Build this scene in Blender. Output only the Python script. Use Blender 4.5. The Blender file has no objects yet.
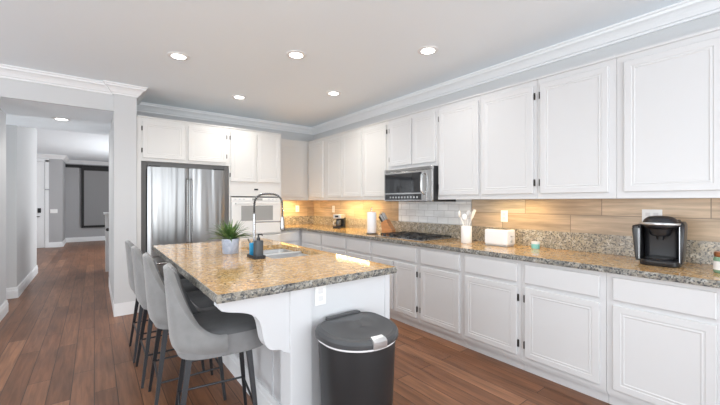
import bpy, bmesh, math, random
from mathutils import Vector, Matrix
random.seed(7)
S = bpy.context.scene
COL = S.collection

# ------------------------------------------------------------------ camera
cam_d = bpy.data.cameras.new('camera')
cam = bpy.data.objects.new('camera', cam_d); COL.objects.link(cam)
cam.location = (0, 0, 1.33)
cam.rotation_euler = (math.radians(90), 0, math.radians(-37.6))
cam_d.sensor_width = 36.0
cam_d.lens = 345 / 720 * 36.0
cam_d.shift_y = -1 / 720
cam_d.clip_start = 0.05
S.camera = cam

# ------------------------------------------------------------------ world, light, exposure
W = bpy.data.worlds.new('world'); S.world = W; W.use_nodes = True
W.node_tree.nodes['Background'].inputs[0].default_value = (0.93, 0.96, 1.0, 1)
W.node_tree.nodes['Background'].inputs[1].default_value = 1.2
S.view_settings.view_transform = 'Standard'
S.view_settings.look = 'None'
S.view_settings.exposure = 0.27
S.view_settings.gamma = 1.0
S.view_settings.use_curve_mapping = False
S.cycles.use_denoising = True
S.cycles.max_bounces = 10
S.cycles.diffuse_bounces = 6
S.cycles.sample_clamp_indirect = 6.0

def area(name, loc, rot, sx, sy, power, color=(1, 1, 1), spread=180):
    d = bpy.data.lights.new(name, 'AREA'); d.shape = 'RECTANGLE'; d.size = sx; d.size_y = sy
    d.energy = power; d.color = color; d.spread = math.radians(spread)
    o = bpy.data.objects.new(name, d); o.location = loc
    o.rotation_euler = [math.radians(a) for a in rot]; COL.objects.link(o); return o
# daylight by unseen windows behind and left of camera, aimed up to brighten ceiling
area('daylight_back_window', (0.6, -2.95, 1.30), (128, 0, 0), 4.4, 2.3, 125, (0.90, 0.955, 1.0))
area('daylight_left_window', (-4.45, 0.8, 1.30), (130, 0, -90), 4.8, 2.3, 160, (0.90, 0.955, 1.0))
area('hall_fill_far_room', (2.35, 10.5, 1.4), (118, 0, 90), 2.6, 1.9, 120, (0.96, 0.98, 1.0))  # added fill from the unseen far room, brightens the hallway end
area('hall_fill_side_room', (-4.4, 6.28, 1.3), (125, 0, -90), .75, 2.2, 90, (0.95, 0.98, 1.0))  # added fill through the side opening, brightens the hallway and its lowered ceiling

# ------------------------------------------------------------------ materials
def mat(name, color, rough=0.5, metal=0.0, spec=0.5, emit=None, es=0.0, trans=0.0, coat=0.0, sheen=0.0):
    m = bpy.data.materials.new(name); m.use_nodes = True
    b = m.node_tree.nodes['Principled BSDF']
    b.inputs['Base Color'].default_value = (*color, 1)
    b.inputs['Roughness'].default_value = rough
    b.inputs['Metallic'].default_value = metal
    b.inputs['Specular IOR Level'].default_value = spec
    b.inputs['Coat Weight'].default_value = coat
    b.inputs['Coat Roughness'].default_value = 0.08
    b.inputs['Sheen Weight'].default_value = sheen
    b.inputs['Transmission Weight'].default_value = trans
    if emit:
        b.inputs['Emission Color'].default_value = (*emit, 1)
        b.inputs['Emission Strength'].default_value = es
    return m
class NT:
    def __init__(s, m): s.t = m.node_tree; s.b = s.t.nodes['Principled BSDF']
    def n(s, kind, **kw):
        x = s.t.nodes.new('ShaderNode' + kind)
        for k, v in kw.items():
            if k.startswith('_'): setattr(x, k[1:], v)
            else: x.inputs[k.replace('__', ' ')].default_value = v
        return x
    def l(s, a, b): s.t.links.new(a, b)
    def coords(s, scale=(1, 1, 1), rot=(0, 0, 0), kind='Object'):
        tc = s.n('TexCoord'); mp = s.n('Mapping')
        mp.inputs['Scale'].default_value = scale; mp.inputs['Rotation'].default_value = rot
        s.l(tc.outputs[kind], mp.inputs['Vector']); return mp.outputs['Vector']
    def ramp(s, fac, stops, interp='LINEAR'):
        r = s.n('ValToRGB'); r.color_ramp.interpolation = interp
        e = r.color_ramp.elements
        while len(e) < len(stops): e.new(0.5)
        for i, (p, c) in enumerate(stops): e[i].position = p; e[i].color = (*c, 1)
        s.l(fac, r.inputs[0]); return r.outputs[0]
    def mix(s, f, a, b, mode='MIX'):
        x = s.n('Mix', _data_type='RGBA', _blend_type=mode)
        for sock, v in ((x.inputs[0], f), (x.inputs[6], a), (x.inputs[7], b)):
            if hasattr(v, 'is_output'): s.l(v, sock)
            elif isinstance(v, tuple): sock.default_value = (*v, 1)
            else: sock.default_value = v
        return x.outputs[2]
    def bump(s, h, strength=0.2, dist=0.01):
        x = s.n('Bump'); x.inputs['Strength'].default_value = strength; x.inputs['Distance'].default_value = dist
        s.l(h, x.inputs['Height']); s.l(x.outputs[0], s.b.inputs['Normal'])
def painted(name, c, rough, scale=60, strength=0.04):
    m = mat(name, c, rough); t = NT(m)
    nz = t.n('TexNoise'); nz.inputs['Scale'].default_value = scale; nz.inputs['Detail'].default_value = 3
    t.l(t.coords(), nz.inputs['Vector']); t.bump(nz.outputs[0], strength, 0.002); return m

M = {}
M['ceiling'] = painted('ceiling_paint', (0.87, 0.935, 0.985), 0.9)
M['wall'] = painted('wall_paint', (0.62, 0.625, 0.63), 0.85)
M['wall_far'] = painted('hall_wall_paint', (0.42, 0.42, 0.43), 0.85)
M['trim'] = painted('white_trim_paint', (0.84, 0.85, 0.86), 0.4, 20, 0.01)
M['cab'] = painted('white_cabinet_paint', (0.665, 0.665, 0.67), 0.36, 25, 0.01)
M['cream'] = painted('cream_cabinet_paint', (0.70, 0.69, 0.67), 0.38, 25, 0.01)
M['isl'] = painted('island_paint', (0.68, 0.69, 0.705), 0.4, 25, 0.01)
M['black_metal'] = mat('black_powder_metal', (0.045, 0.047, 0.052), 0.38, 0.5)
M['hinge'] = mat('dark_bronze', (0.05, 0.045, 0.04), 0.4, 0.8)
M['chrome'] = mat('chrome', (0.40, 0.40, 0.41), 0.22, 1.0)
M['black_plastic'] = mat('black_plastic', (0.018, 0.018, 0.02), 0.32)
M['gloss_black'] = mat('gloss_black', (0.01, 0.01, 0.012), 0.06, 0, 0.6, coat=0.6)
M['char_plastic'] = painted('charcoal_plastic', (0.021, 0.022, 0.024), 0.42, 300, 0.15)
M['lid_plastic'] = painted('dark_grey_plastic', (0.060, 0.062, 0.066), 0.42, 300, 0.15)
M['liner'] = mat('white_liner', (0.85, 0.85, 0.86), 0.5)
M['silver'] = mat('silver_plastic', (0.62, 0.63, 0.64), 0.3, 0.7)
M['white_gloss'] = mat('white_gloss', (0.86, 0.86, 0.86), 0.2, coat=0.3)
M['oven_white'] = mat('white_enamel', (0.82, 0.81, 0.79), 0.2, coat=0.3)
M['oven_glass'] = mat('oven_window', (0.36, 0.36, 0.35), 0.2)
M['dark_glass'] = mat('dark_glass', (0.022, 0.023, 0.026), 0.05, 0, 0.7)
M['white_ceramic'] = mat('white_ceramic', (0.86, 0.85, 0.84), 0.25)
M['plate'] = mat('outlet_white', (0.88, 0.88, 0.87), 0.35)
M['socket'] = mat('socket_near_white', (0.74, 0.74, 0.74), 0.4)  # near-white colour of the socket faces themselves
M['paper'] = painted('paper_towel', (0.87, 0.87, 0.88), 0.95, 80, 0.3)
M['teal'] = mat('teal_wax', (0.25, 0.62, 0.58), 0.35)
M['green_glass'] = mat('green_candle_glass', (0.22, 0.36, 0.24), 0.15)
M['copper'] = mat('copper_lid', (0.62, 0.28, 0.15), 0.3, 0.9)
M['blue'] = mat('blue_sponge', (0.03, 0.32, 0.60), 0.6)
M['soap'] = painted('dark_slate_ceramic', (0.055, 0.065, 0.075), 0.35, 200, 0.1)
M['lamp'] = mat('lamp_emitter', (1, 1, 1), 0.5, emit=(1.0, 0.97, 0.92), es=9)
M['strip'] = mat('under_cabinet_emitter', (1, 1, 1), 0.5, emit=(1.0, 0.78, 0.42), es=5)
M['screen'] = mat('grey_screen', (0.27, 0.27, 0.275), 0.7)
M['black_matte'] = mat('black_matte', (0.012, 0.012, 0.013), 0.6)
M['display'] = mat('dark_display', (0.03, 0.03, 0.035), 0.2)
M['gap_shade'] = mat('gap_shade_grey', (0.17, 0.165, 0.16), 0.6)  # shade of the gaps beside and above the fridge, as a colour
M['soft_black'] = mat('satin_black', (0.02, 0.02, 0.023), 0.30)
M['smoke'] = mat('smoked_plastic', (0.055, 0.058, 0.062), 0.15, coat=0.3)
M['soil'] = painted('potting_soil', (0.05, 0.035, 0.025), 0.95, 90, 0.6)

def stainless(name, c=0.48, rough=0.24, streak='X'):
    m = mat(name, (c, c, c * 1.005), rough, 1.0); t = NT(m)
    nz = t.n('TexNoise'); nz.inputs['Scale'].default_value = 1; nz.inputs['Detail'].default_value = 2
    t.l(t.coords((7, 7, 0.25)), nz.inputs['Vector'])
    t.l(t.ramp(nz.outputs[0], [(0.3, (c * .75,) * 3), (0.7, (c * 1.3,) * 3)]), t.b.inputs['Base Color'])  # bright and dark reflection streaks painted into the base colour
    t.bump(nz.outputs[0], 0.8, 0.03); return m
M['steel'] = stainless('streaked_stainless', 0.31, 0.30)
M['steel_plain'] = mat('plain_stainless', (0.58, 0.58, 0.58), 0.22, 1.0)
M['sink_steel'] = mat('sink_stainless', (0.66, 0.67, 0.68), 0.34, 0.8)

def fabric(name, c, sheen=0.5):
    m = mat(name, c, 0.9, sheen=sheen); t = NT(m)
    m.node_tree.nodes['Principled BSDF'].inputs['Sheen Roughness'].default_value = 0.4
    n1 = t.n('TexNoise'); n1.inputs['Scale'].default_value = 380; n1.inputs['Detail'].default_value = 2
    n2 = t.n('TexNoise'); n2.inputs['Scale'].default_value = 9; n2.inputs['Detail'].default_value = 4
    v = t.coords(); t.l(v, n1.inputs['Vector']); t.l(v, n2.inputs['Vector'])
    a = t.ramp(n2.outputs[0], [(0.3, tuple(x * .86 for x in c)), (0.7, tuple(x * 1.12 for x in c))])
    t.l(a, t.b.inputs['Base Color']); t.bump(n1.outputs[0], 0.35, 0.002); return m
M['shell'] = fabric('light_grey_fabric', (0.235, 0.234, 0.232))
M['seatfab'] = fabric('dark_grey_fabric', (0.115, 0.117, 0.12), 0.3)
M['seatside'] = fabric('mid_grey_fabric', (0.23, 0.23, 0.232), 0.4)

def granite(name, base, golden, dark, pale, rough, bump, speck=1.0, sc=1.0):
    m = mat(name, base, rough); t = NT(m); v = t.coords()
    def noise(scale, det, rgh=.6, dist=0):
        x = t.n('TexNoise'); x.inputs['Scale'].default_value = scale * sc; x.inputs['Detail'].default_value = det
        x.inputs['Roughness'].default_value = rgh; x.inputs['Distortion'].default_value = dist; t.l(v, x.inputs['Vector']); return x.outputs[0]
    c = t.ramp(noise(3.0, 6, .65, 1.2), [(0.38, base), (0.60, golden)])
    c = t.mix(t.ramp(noise(38, 5, .7), [(0.50, (0, 0, 0)), (0.64, (.85, .85, .85))]), c, pale)
    c = t.mix(t.ramp(noise(24, 6, .75, .5), [(0.34 + .05 * speck, (.8, .8, .8)), (0.43 + .05 * speck, (0, 0, 0))]), c, tuple((a_ + b_) / 2 for a_, b_ in zip(dark, base)))
    c = t.mix(t.ramp(noise(95, 4, .7), [(0.34 + .04 * speck, (.9, .9, .9)), (0.40 + .04 * speck, (0, 0, 0))]), c, dark)
    t.l(c, t.b.inputs['Base Color'])
    if bump: t.bump(noise(60, 4, .7), bump, 0.006)
    return m
M['granite'] = granite('golden_granite', (0.62, 0.41, 0.19), (0.66, 0.37, 0.13), (0.17, 0.10, 0.055), (0.80, 0.63, 0.42), 0.08, 0.0, 1.4, .85)
M['granite_edge_shaded'] = granite('shaded_chiselled_edge', (0.30, 0.28, 0.24), (0.34, 0.31, 0.25), (0.025, 0.03, 0.04), (0.52, 0.52, 0.50), 0.4, 0.9, 2.3, .8)  # rough chiselled stone; greyer because its side lighting is put into the colour
M['granite_up'] = granite('granite_upstand', (0.50, 0.44, 0.35), (0.50, 0.42, 0.30), (0.10, 0.095, 0.09), (0.72, 0.68, 0.60), 0.15, 0.0, 2.1, .8)

def planks(name, axis, length, width, cols, mortar, rough, grain=1.0, msize=0.008, bumpm=0.4, tone=0.5):
    """plank covering; axis = world axis of the plank length, plane axes chosen by the caller"""
    m = mat(name, cols[0], rough); t = NT(m)
    tc = t.n('TexCoord'); sx = t.n('SeparateXYZ'); t.l(tc.outputs['Object'], sx.inputs[0]); cb = t.n('CombineXYZ')
    lon, lat = axis
    t.l(sx.outputs[lon], cb.inputs[0]); t.l(sx.outputs[lat], cb.inputs[1])
    br = t.n('TexBrick'); br.offset = 0.37; br.offset_frequency = 2; br.squash = 1.0
    br.inputs['Scale'].default_value = 1.0
    br.inputs['Brick Width'].default_value = length; br.inputs['Row Height'].default_value = width
    br.inputs['Mortar Size'].default_value = msize * 0.25; br.inputs['Mortar Smooth'].default_value = 0.1
    br.inputs['Color1'].default_value = (0, 0, 0, 1); br.inputs['Color2'].default_value = (1, 1, 1, 1)
    br.inputs['Mortar'].default_value = (0.5, 0.5, 0.5, 1); br.inputs['Bias'].default_value = 0
    t.l(cb.outputs[0], br.inputs['Vector'])
    stops = [(i / (len(cols) - 1), c) for i, c in enumerate(cols)]
    c0 = t.ramp(br.outputs['Color'], stops)
    mp = t.n('Mapping'); mp.inputs['Scale'].default_value = (3.0, 45 * grain, 1); t.l(cb.outputs[0], mp.inputs['Vector'])
    add = t.n('VectorMath', _operation='ADD'); t.l(mp.outputs[0], add.inputs[0]); t.l(br.outputs['Color'], add.inputs[1])
    g = t.n('TexNoise'); g.inputs['Scale'].default_value = 1; g.inputs['Detail'].default_value = 6; g.inputs['Distortion'].default_value = 0.6
    t.l(add.outputs[0], g.inputs['Vector'])
    g2 = t.n('TexNoise'); g2.inputs['Scale'].default_value = 2.2; g2.inputs['Detail'].default_value = 4
    mp2 = t.n('Mapping'); mp2.inputs['Scale'].default_value = (1, 4, 1); t.l(cb.outputs[0], mp2.inputs['Vector']); t.l(mp2.outputs[0], g2.inputs['Vector'])
    gr = t.ramp(g.outputs[0], [(0.3, (1 - tone * .5,) * 3), (0.7, (1 + tone * .35,) * 3)])
    c1 = t.mix(1.0, c0, gr, 'MULTIPLY')
    c2 = t.mix(1.0, c1, t.ramp(g2.outputs[0], [(0.3, (0.8,) * 3), (0.7, (1.15,) * 3)]), 'MULTIPLY')
    c3 = t.mix(br.outputs['Fac'], c2, mortar)
    t.l(c3, t.b.inputs['Base Color'])
    inv = t.n('Math', _operation='SUBTRACT'); inv.inputs[0].default_value = 1; t.l(br.outputs['Fac'], inv.inputs[1])
    mu = t.n('Math', _operation='MULTIPLY_ADD'); t.l(g.outputs[0], mu.inputs[0]); mu.inputs[1].default_value = 0.25; t.l(inv.outputs[0], mu.inputs[2])
    t.bump(mu.outputs[0], bumpm, 0.002)
    return m
M['floor'] = planks('hardwood_planks', (1, 0), 1.15, 0.128, [(0.150, 0.062, 0.029), (0.235, 0.104, 0.052), (0.19, 0.080, 0.039), (0.31, 0.145, 0.075)], (0.045, 0.021, 0.012), 0.36, 1.0, 0.010, 0.22, 0.6)
M['floor'].node_tree.nodes['Principled BSDF'].inputs['Specular IOR Level'].default_value = 0.42
woodc = [(0.42, 0.31, 0.21), (0.56, 0.41, 0.27), (0.66, 0.50, 0.345), (0.52, 0.43, 0.33), (0.60, 0.43, 0.28)]
M['tile_right'] = planks('wood_look_tile_side', (1, 2), 0.62, 0.152, woodc, (0.24, 0.18, 0.13), 0.35, 0.8, 0.010, 0.2, 0.48)
M['tile_back'] = planks('wood_look_tile_back', (0, 2), 0.62, 0.152, woodc, (0.24, 0.18, 0.13), 0.35, 0.8, 0.010, 0.2, 0.48)
M['subway'] = planks('white_subway_tile', (1, 2), 0.152, 0.0765, [(0.80, 0.81, 0.82), (0.86, 0.87, 0.87)], (0.52, 0.52, 0.52), 0.12, 0.1, 0.010, 0.5, 0.05)
def wood(name, c):
    m = mat(name, c, 0.4); t = NT(m)
    w = t.n('TexNoise'); w.inputs['Scale'].default_value = 1; w.inputs['Detail'].default_value = 5
    t.l(t.coords((12, 12, 90)), w.inputs['Vector'])
    t.l(t.ramp(w.outputs[0], [(0.3, tuple(x * .75 for x in c)), (0.7, tuple(x * 1.2 for x in c))]), t.b.inputs['Base Color']); return m
M['knife_wood'] = wood('knife_block_wood', (0.50, 0.22, 0.08))
def leafm():
    m = mat('plant_leaf', (0.10, 0.20, 0.06), 0.5); t = NT(m)
    w = t.n('TexNoise'); w.inputs['Scale'].default_value = 18; t.l(t.coords(), w.inputs['Vector'])
    t.l(t.ramp(w.outputs[0], [(0.3, (0.03, 0.085, 0.025)), (0.55, (0.10, 0.19, 0.05)), (0.75, (0.34, 0.40, 0.18))]), t.b.inputs['Base Color']); return m
M['leaf'] = leafm()
def marble():
    m = mat('pale_marbled_ceramic', (0.6, 0.66, 0.75), 0.35); t = NT(m)
    w = t.n('TexNoise'); w.inputs['Scale'].default_value = 14; w.inputs['Detail'].default_value = 5; w.inputs['Distortion'].default_value = 1.2
    t.l(t.coords(), w.inputs['Vector'])
    t.l(t.ramp(w.outputs[0], [(0.38, (0.36, 0.42, 0.54)), (0.6, (0.56, 0.61, 0.72))]), t.b.inputs['Base Color']); return m
M['pot'] = marble()

# ------------------------------------------------------------------ mesh helpers
class MB:
    def __init__(s): s.b = bmesh.new()
    def box(s, x0, x1, y0, y1, z0, z1, bev=0.0, seg=2):
        b = bmesh.new(); bmesh.ops.create_cube(b, size=1)
        for v in b.verts:
            v.co = ((x0 + x1) / 2 + v.co.x * (x1 - x0), (y0 + y1) / 2 + v.co.y * (y1 - y0), (z0 + z1) / 2 + v.co.z * (z1 - z0))
        if bev: bmesh.ops.bevel(b, geom=b.edges[:] , offset=bev, segments=seg, affect='EDGES', profile=0.6)
        s._merge(b); return s
    def _merge(s, b, mtx=None):
        if mtx is not None: bmesh.ops.transform(b, matrix=mtx, verts=b.verts)
        me = bpy.data.meshes.new('tmp'); b.to_mesh(me); b.free(); s.b.from_mesh(me); bpy.data.meshes.remove(me)
    def loft(s, rings, cap=True, closed=True):
        vs = [[s.b.verts.new(p) for p in r] for r in rings]
        n = len(rings[0])
        for i in range(len(vs) - 1):
            for j in range(n if closed else n - 1):
                k = (j + 1) % n
                try: s.b.faces.new((vs[i][j], vs[i][k], vs[i + 1][k], vs[i + 1][j]))
                except ValueError: pass
        if cap and closed:
            s.b.faces.new(vs[0][::-1]); s.b.faces.new(vs[-1])
        return s
    def bar(s, p0, p1, w0, w1=None, d0=None, d1=None):
        """square tapered bar"""
        w1 = w0 if w1 is None else w1; d0 = w0 if d0 is None else d0; d1 = w1 if d1 is None else d1
        p0, p1 = Vector(p0), Vector(p1); a = (p1 - p0).normalized()
        up = Vector((0, 0, 1)) if abs(a.z) < .9 else Vector((1, 0, 0))
        u = (up - a * up.dot(a)).normalized(); v = a.cross(u)
        r = lambda p, w, d: [p + u * w / 2 * i + v * d / 2 * j for i, j in ((-1, -1), (1, -1), (1, 1), (-1, 1))]
        return s.loft([r(p0, w0, d0), r(p1, w1, d1)])
    def tube(s, pts, r, seg=10, r1=None):
        pts = [Vector(p) for p in pts]; n = len(pts); rings = []; prev = None
        for i, p in enumerate(pts):
            a = (pts[min(i + 1, n - 1)] - pts[max(i - 1, 0)]).normalized()
            if prev is None:
                up = Vector((0, 0, 1)) if abs(a.z) < .9 else Vector((1, 0, 0))
            else: up = prev
            u = (up - a * up.dot(a)).normalized(); v = a.cross(u); prev = u
            rr = r if r1 is None else r + (r1 - r) * i / max(1, n - 1)
            rings.append([p + (u * math.cos(t) + v * math.sin(t)) * rr for t in [2 * math.pi * k / seg for k in range(seg)]])
        return s.loft(rings)
    def lathe(s, prof, c=(0, 0, 0), seg=32, cap=True):
        return s.loft([[(c[0] + r * math.cos(t), c[1] + r * math.sin(t), c[2] + z) for t in [2 * math.pi * k / seg for k in range(seg)]] for r, z in prof], cap)
    def prism(s, poly, fn, a, b):
        """poly of 2D points mapped by fn(p, depth)"""
        return s.loft([[fn(p, a) for p in poly], [fn(p, b) for p in poly]])
    def xform(s, m): bmesh.ops.transform(s.b, matrix=m, verts=s.b.verts); return s
OFF = {}
def link(name, mb, m, parent=None, smooth=False, bevel=0.0, angle=35):
    off = OFF.get(parent.name, Vector()) if parent else Vector()
    if parent and mb: bmesh.ops.translate(mb.b, vec=-off, verts=mb.b.verts)
    bmesh.ops.recalc_face_normals(mb.b, faces=mb.b.faces)
    me = bpy.data.meshes.new(name); mb.b.to_mesh(me); mb.b.free()
    me.materials.append(m)
    if smooth:
        me.polygons.foreach_set('use_smooth', [True] * len(me.polygons))
        me.set_sharp_from_angle(angle=math.radians(angle))
    o = bpy.data.objects.new(name, me); COL.objects.link(o)
    if parent: o.parent = parent; OFF[o.name] = off
    if bevel:
        bm = o.modifiers.new('bevel', 'BEVEL'); bm.width = bevel; bm.segments = 2; bm.limit_method = 'ANGLE'
    return o
def tag(o, label, cat, group=None):
    o['label'] = label; o['category'] = cat
    if group: o['group'] = group
    return o
def thing(name, label, cat, loc=(0, 0, 0), group=None):
    o = bpy.data.objects.new(name, None); o.empty_display_size = 0.1; COL.objects.link(o)
    o.location = loc; OFF[o.name] = Vector(loc); return tag(o, label, cat, group)
def local(name, label, cat, group=None):
    return thing(name, label, cat, (0, 0, 0), group)
def place(o, loc, rz=0):
    o.location = loc; o.rotation_euler = (0, 0, math.radians(rz)); return o
def struct(name, mb, m, **k):
    o = link(name, mb, m, **k); o['kind'] = 'structure'; return o
def copy_tree(o, parent=None):
    c = o.copy(); COL.objects.link(c)
    if parent: c.parent = parent
    for ch in list(o.children): copy_tree(ch, c)
    return c
def sweep(path, prof, side=1):
    """mitred sweep of a closed (out, z) profile along an XY path; out points to the right of travel when side=1"""
    P = [Vector((p[0], p[1])) for p in path]; n = len(P); rings = []
    for i in range(n):
        d0 = (P[i] - P[i - 1]).normalized() if i else None
        d1 = (P[i + 1] - P[i]).normalized() if i < n - 1 else None
        d0 = d0 or d1; d1 = d1 or d0
        n0 = Vector((d0.y, -d0.x)) * side; n1 = Vector((d1.y, -d1.x)) * side
        mt = (n0 + n1).normalized(); mt /= max(0.2, mt.dot(n0))
        rings.append([(P[i].x + mt.x * o, P[i].y + mt.y * o, z) for o, z in prof])
    mb = MB(); mb.loft(rings); return mb

# ------------------------------------------------------------------ room shell
ZC = 2.68; XR = 3.24; YB = 5.61; ZS = 2.38
struct('floor', MB().box(-4.6, 3.4, -3.1, 15.0, -0.1, 0.0), M['floor'])
struct('ceiling', MB().box(-4.6, 3.4, -3.1, 15.0, ZC, ZC + 0.1), M['ceiling'])
struct('ceiling_soffit', MB().box(-4.5, 0.18, 4.94, 6.75, ZS, ZC), M['ceiling'])
struct('wall_right', MB().box(XR, XR + 0.12, -3.0, YB, 0, ZC), M['wall'])
struct('wall_back', MB().box(0.40, XR + .12, YB, YB + 0.12, 0, ZC), M['wall'])
struct('wall_header', MB().box(-4.5, 0.18, 4.925, 4.945, ZS - .0, ZC), M['wall'])
struct('wall_column', MB().box(0.18, 0.40, 4.88, 6.7, 0, ZC), M['wall'])
struct('wall_left_of_hall', MB().box(-4.5, -0.84, 4.94, 5.88, 0, ZS), M['wall'])
struct('wall_hall_left', MB().box(-3.0, -0.85, 6.67, 8.76, 0, ZC), M['wall'])
struct('wall_hall_door', MB().box(-3.0, -0.74, 13.37, 13.5, 0, ZC).box(-.86, -.74, 13.5, 14.8, 0, ZC), M['wall_far'])
struct('wall_hall_end', MB().box(-0.9, 2.6, 14.7, 14.85, 0, ZC), M['wall_far'])
struct('wall_hall_right', MB().box(2.45, 2.6, 5.73, 9.2, 0, ZC).box(2.45, 2.6, 11.8, 14.7, 0, ZC).box(2.45, 2.6, 9.2, 11.8, 0, .6).box(2.45, 2.6, 9.2, 11.8, 2.4, ZC), M['wall_far'])
struct('wall_hall_far_left', MB().box(-3.1, -3.0, 6.67, 13.5, 0, ZC), M['wall'])
struct('wall_side_room', MB().box(-4.6, -4.5, 5.88, 6.67, 0, ZS), M['wall'])
# walls with window openings behind and left of the camera
struct('wall_behind', MB().box(-4.5, -1.7, -3.1, -3.0, 0, ZC).box(2.9, XR + .12, -3.1, -3.0, 0, ZC).box(-1.7, 2.9, -3.1, -3.0, 0, .1).box(-1.7, 2.9, -3.1, -3.0, 2.5, ZC), M['wall'])
struct('wall_left', MB().box(-4.6, -4.5, -3.1, -1.7, 0, ZC).box(-4.6, -4.5, 3.3, 4.94, 0, ZC).box(-4.6, -4.5, -1.7, 3.3, 0, .1).box(-4.6, -4.5, -1.7, 3.3, 2.5, ZC), M['wall'])
wf = MB()
for x in (-1.7, -.18, 1.34, 2.86): wf.box(x, x + .04, -3.06, -3.02, .1, 2.5)
for z in (.1, 2.46): wf.box(-1.7, 2.9, -3.06, -3.02, z, z + .04)
struct('window_1', wf, M['trim'])
wf = MB()
for y in (-1.7, -.05, 1.61, 3.26): wf.box(-4.56, -4.52, y, y + .04, .1, 2.5)
for z in (.1, 2.46): wf.box(-4.56, -4.52, -1.7, 3.3, z, z + .04)
struct('window_2', wf, M['trim'])

def crown(z):
    return [(-.002, z), (.100, z), (.100, z - .012), (.088, z - .018), (.084, z - .034), (.066, z - .044), (.048, z - .062), (.036, z - .080), (.030, z - .092), (.016, z - .096), (.016, z - .112), (-.002, z - .112)]
base_prof = [(-.002, 0), (.018, 0), (.018, .105), (.013, .112), (.013, .135), (.006, .150), (-.002, .150)]
struct('trim_1', sweep([(-4.5, 4.925), (.18, 4.925), (.18, 4.88), (.40, 4.88), (.40, YB), (XR, YB), (XR, -3.0)], crown(ZC)), M['trim'])
struct('trim_2', sweep([(-3.0, 13.37), (-.74, 13.37), (-.74, 14.7), (2.45, 14.7)], crown(ZC)), M['trim'])
struct('baseboard_column', sweep([(.18, 6.7), (.18, 4.88), (.40, 4.88)], base_prof, side=-1), M['trim'])
struct('baseboard_hall_left', sweep([(-3.0, 6.67), (-.85, 6.67), (-.85, 8.76)], base_prof), M['trim'])
struct('baseboard_left', sweep([(-4.5, 4.94), (-.84, 4.94), (-.84, 5.88), (-4.5, 5.88)], base_prof), M['trim'])
struct('baseboard_hall_end', sweep([(-1.09, 13.37), (-.74, 13.37), (-.74, 14.7), (2.45, 14.7)], base_prof), M['trim'])

# front door at the end of the hallway
dr = struct('door_1', MB().box(-2.04, -1.13, 13.325, 13.365, 0.012, 2.46), M['trim'])
for (x0, x1) in ((-1.94, -1.64), (-1.53, -1.23)):
    for (z0, z1) in ((.2, .78), (.92, 1.75), (1.88, 2.32)):
        p = MB().box(x0, x1, 13.315, 13.326, z0, z1, .004); link('door_panel', p, M['trim'], dr)
link('door_lock', MB().box(-1.27, -1.20, 13.29, 13.325, 1.01, 1.14, .006), M['black_plastic'], dr)
link('door_handle', MB().tube([(-1.235, 13.325, .90), (-1.235, 13.27, .90), (-1.34, 13.265, .90)], .012), M['hinge'], dr, True)
link('door_guard', MB().box(-1.16, -1.02, 13.33, 13.345, 1.66, 1.69), M['steel_plain'], dr)
struct('trim_3', MB().box(-1.12, -1.04, 13.345, 13.369, 0, 2.52).box(-2.14, -2.06, 13.345, 13.369, 0, 2.52).box(-2.14, -1.04, 13.345, 13.369, 2.47, 2.56), M['trim'])

# ------------------------------------------------------------------ plates on walls
def outlet(name, label, origin, axis, gangs=1, switch=False, group=None):
    """axis 'x' = on a wall facing -X, 'y' = on a wall facing -Y"""
    t = thing(name, label, 'light switch' if switch else 'outlet', origin, group)
    w = 0.07 + 0.046 * (gangs - 1); ox, oy, oz = origin
    def bx(u0, u1, z0, z1, d0, d1, bev=0):
        if axis == 'x': return MB().box(ox - d1, ox - d0, oy + u0, oy + u1, oz + z0, oz + z1, bev)
        return MB().box(ox + u0, ox + u1, oy - d1, oy - d0, oz + z0, oz + z1, bev)
    link('cover_plate', bx(-w / 2, w / 2, -.057, .057, -.001, .006, .002), M['plate'], t)
    for g in range(gangs):
        c = (g - (gangs - 1) / 2) * .046
        if switch: link('rocker', bx(c - .016, c + .016, -.032, .032, .005, .010, .002), M['plate'], t)
        else:
            for zz in (-.020, .020): link('socket', bx(c - .014, c + .014, zz - .013, zz + .013, .005, .008, .002), M['socket'], t)
    return t
TR = XR - .012
outlet('wall_outlet', 'white double socket on wood-look tile above the white toaster', (TR, 1.84, 1.185), 'x')
outlet('wall_outlet', 'wide white double-gang plate on tile behind the black coffee maker', (TR, .695, 1.215), 'x', 2)
outlet('wall_outlet', 'white socket on the side wall tile left of the small silver coffee machine', (TR, 4.93, 1.20), 'x')
outlet('wall_outlet', 'white socket on the back wall tile beside the wall oven', (2.89, YB - .012, 1.20), 'y')
outlet('wall_outlet', 'white socket on the end panel of the island above the trash can', (.982, 1.634, .82), 'y')
outlet('light_switch', 'white switch plate on the grey wall right of the far front door', (-.93, 13.369, 1.05), 'y', 3, True)

# ------------------------------------------------------------------ tile and granite on the walls
mb = MB().box(TR, XR - .001, 3.345, YB - .013, 1.067, 1.351).box(TR, XR - .001, -1.0, 2.215, 1.067, 1.351)
tag(link('tile_backsplash', mb, M['tile_right']), 'horizontal wood-look plank tile backsplash along the side wall under the cabinets', 'backsplash')
tag(link('tile_backsplash', MB().box(2.257, XR - .001, YB - .012, YB - .001, 1.067, 1.351), M['tile_back']), 'short wood-look tile backsplash on the back wall lit warm, right of the oven', 'backsplash')
tag(link('subway_tile_panel', MB().box(TR - .003, XR - .013, 2.22, 3.34, 1.067, 1.329), M['subway']), 'white subway tile panel behind the gas cooktop', 'tile panel')

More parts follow.
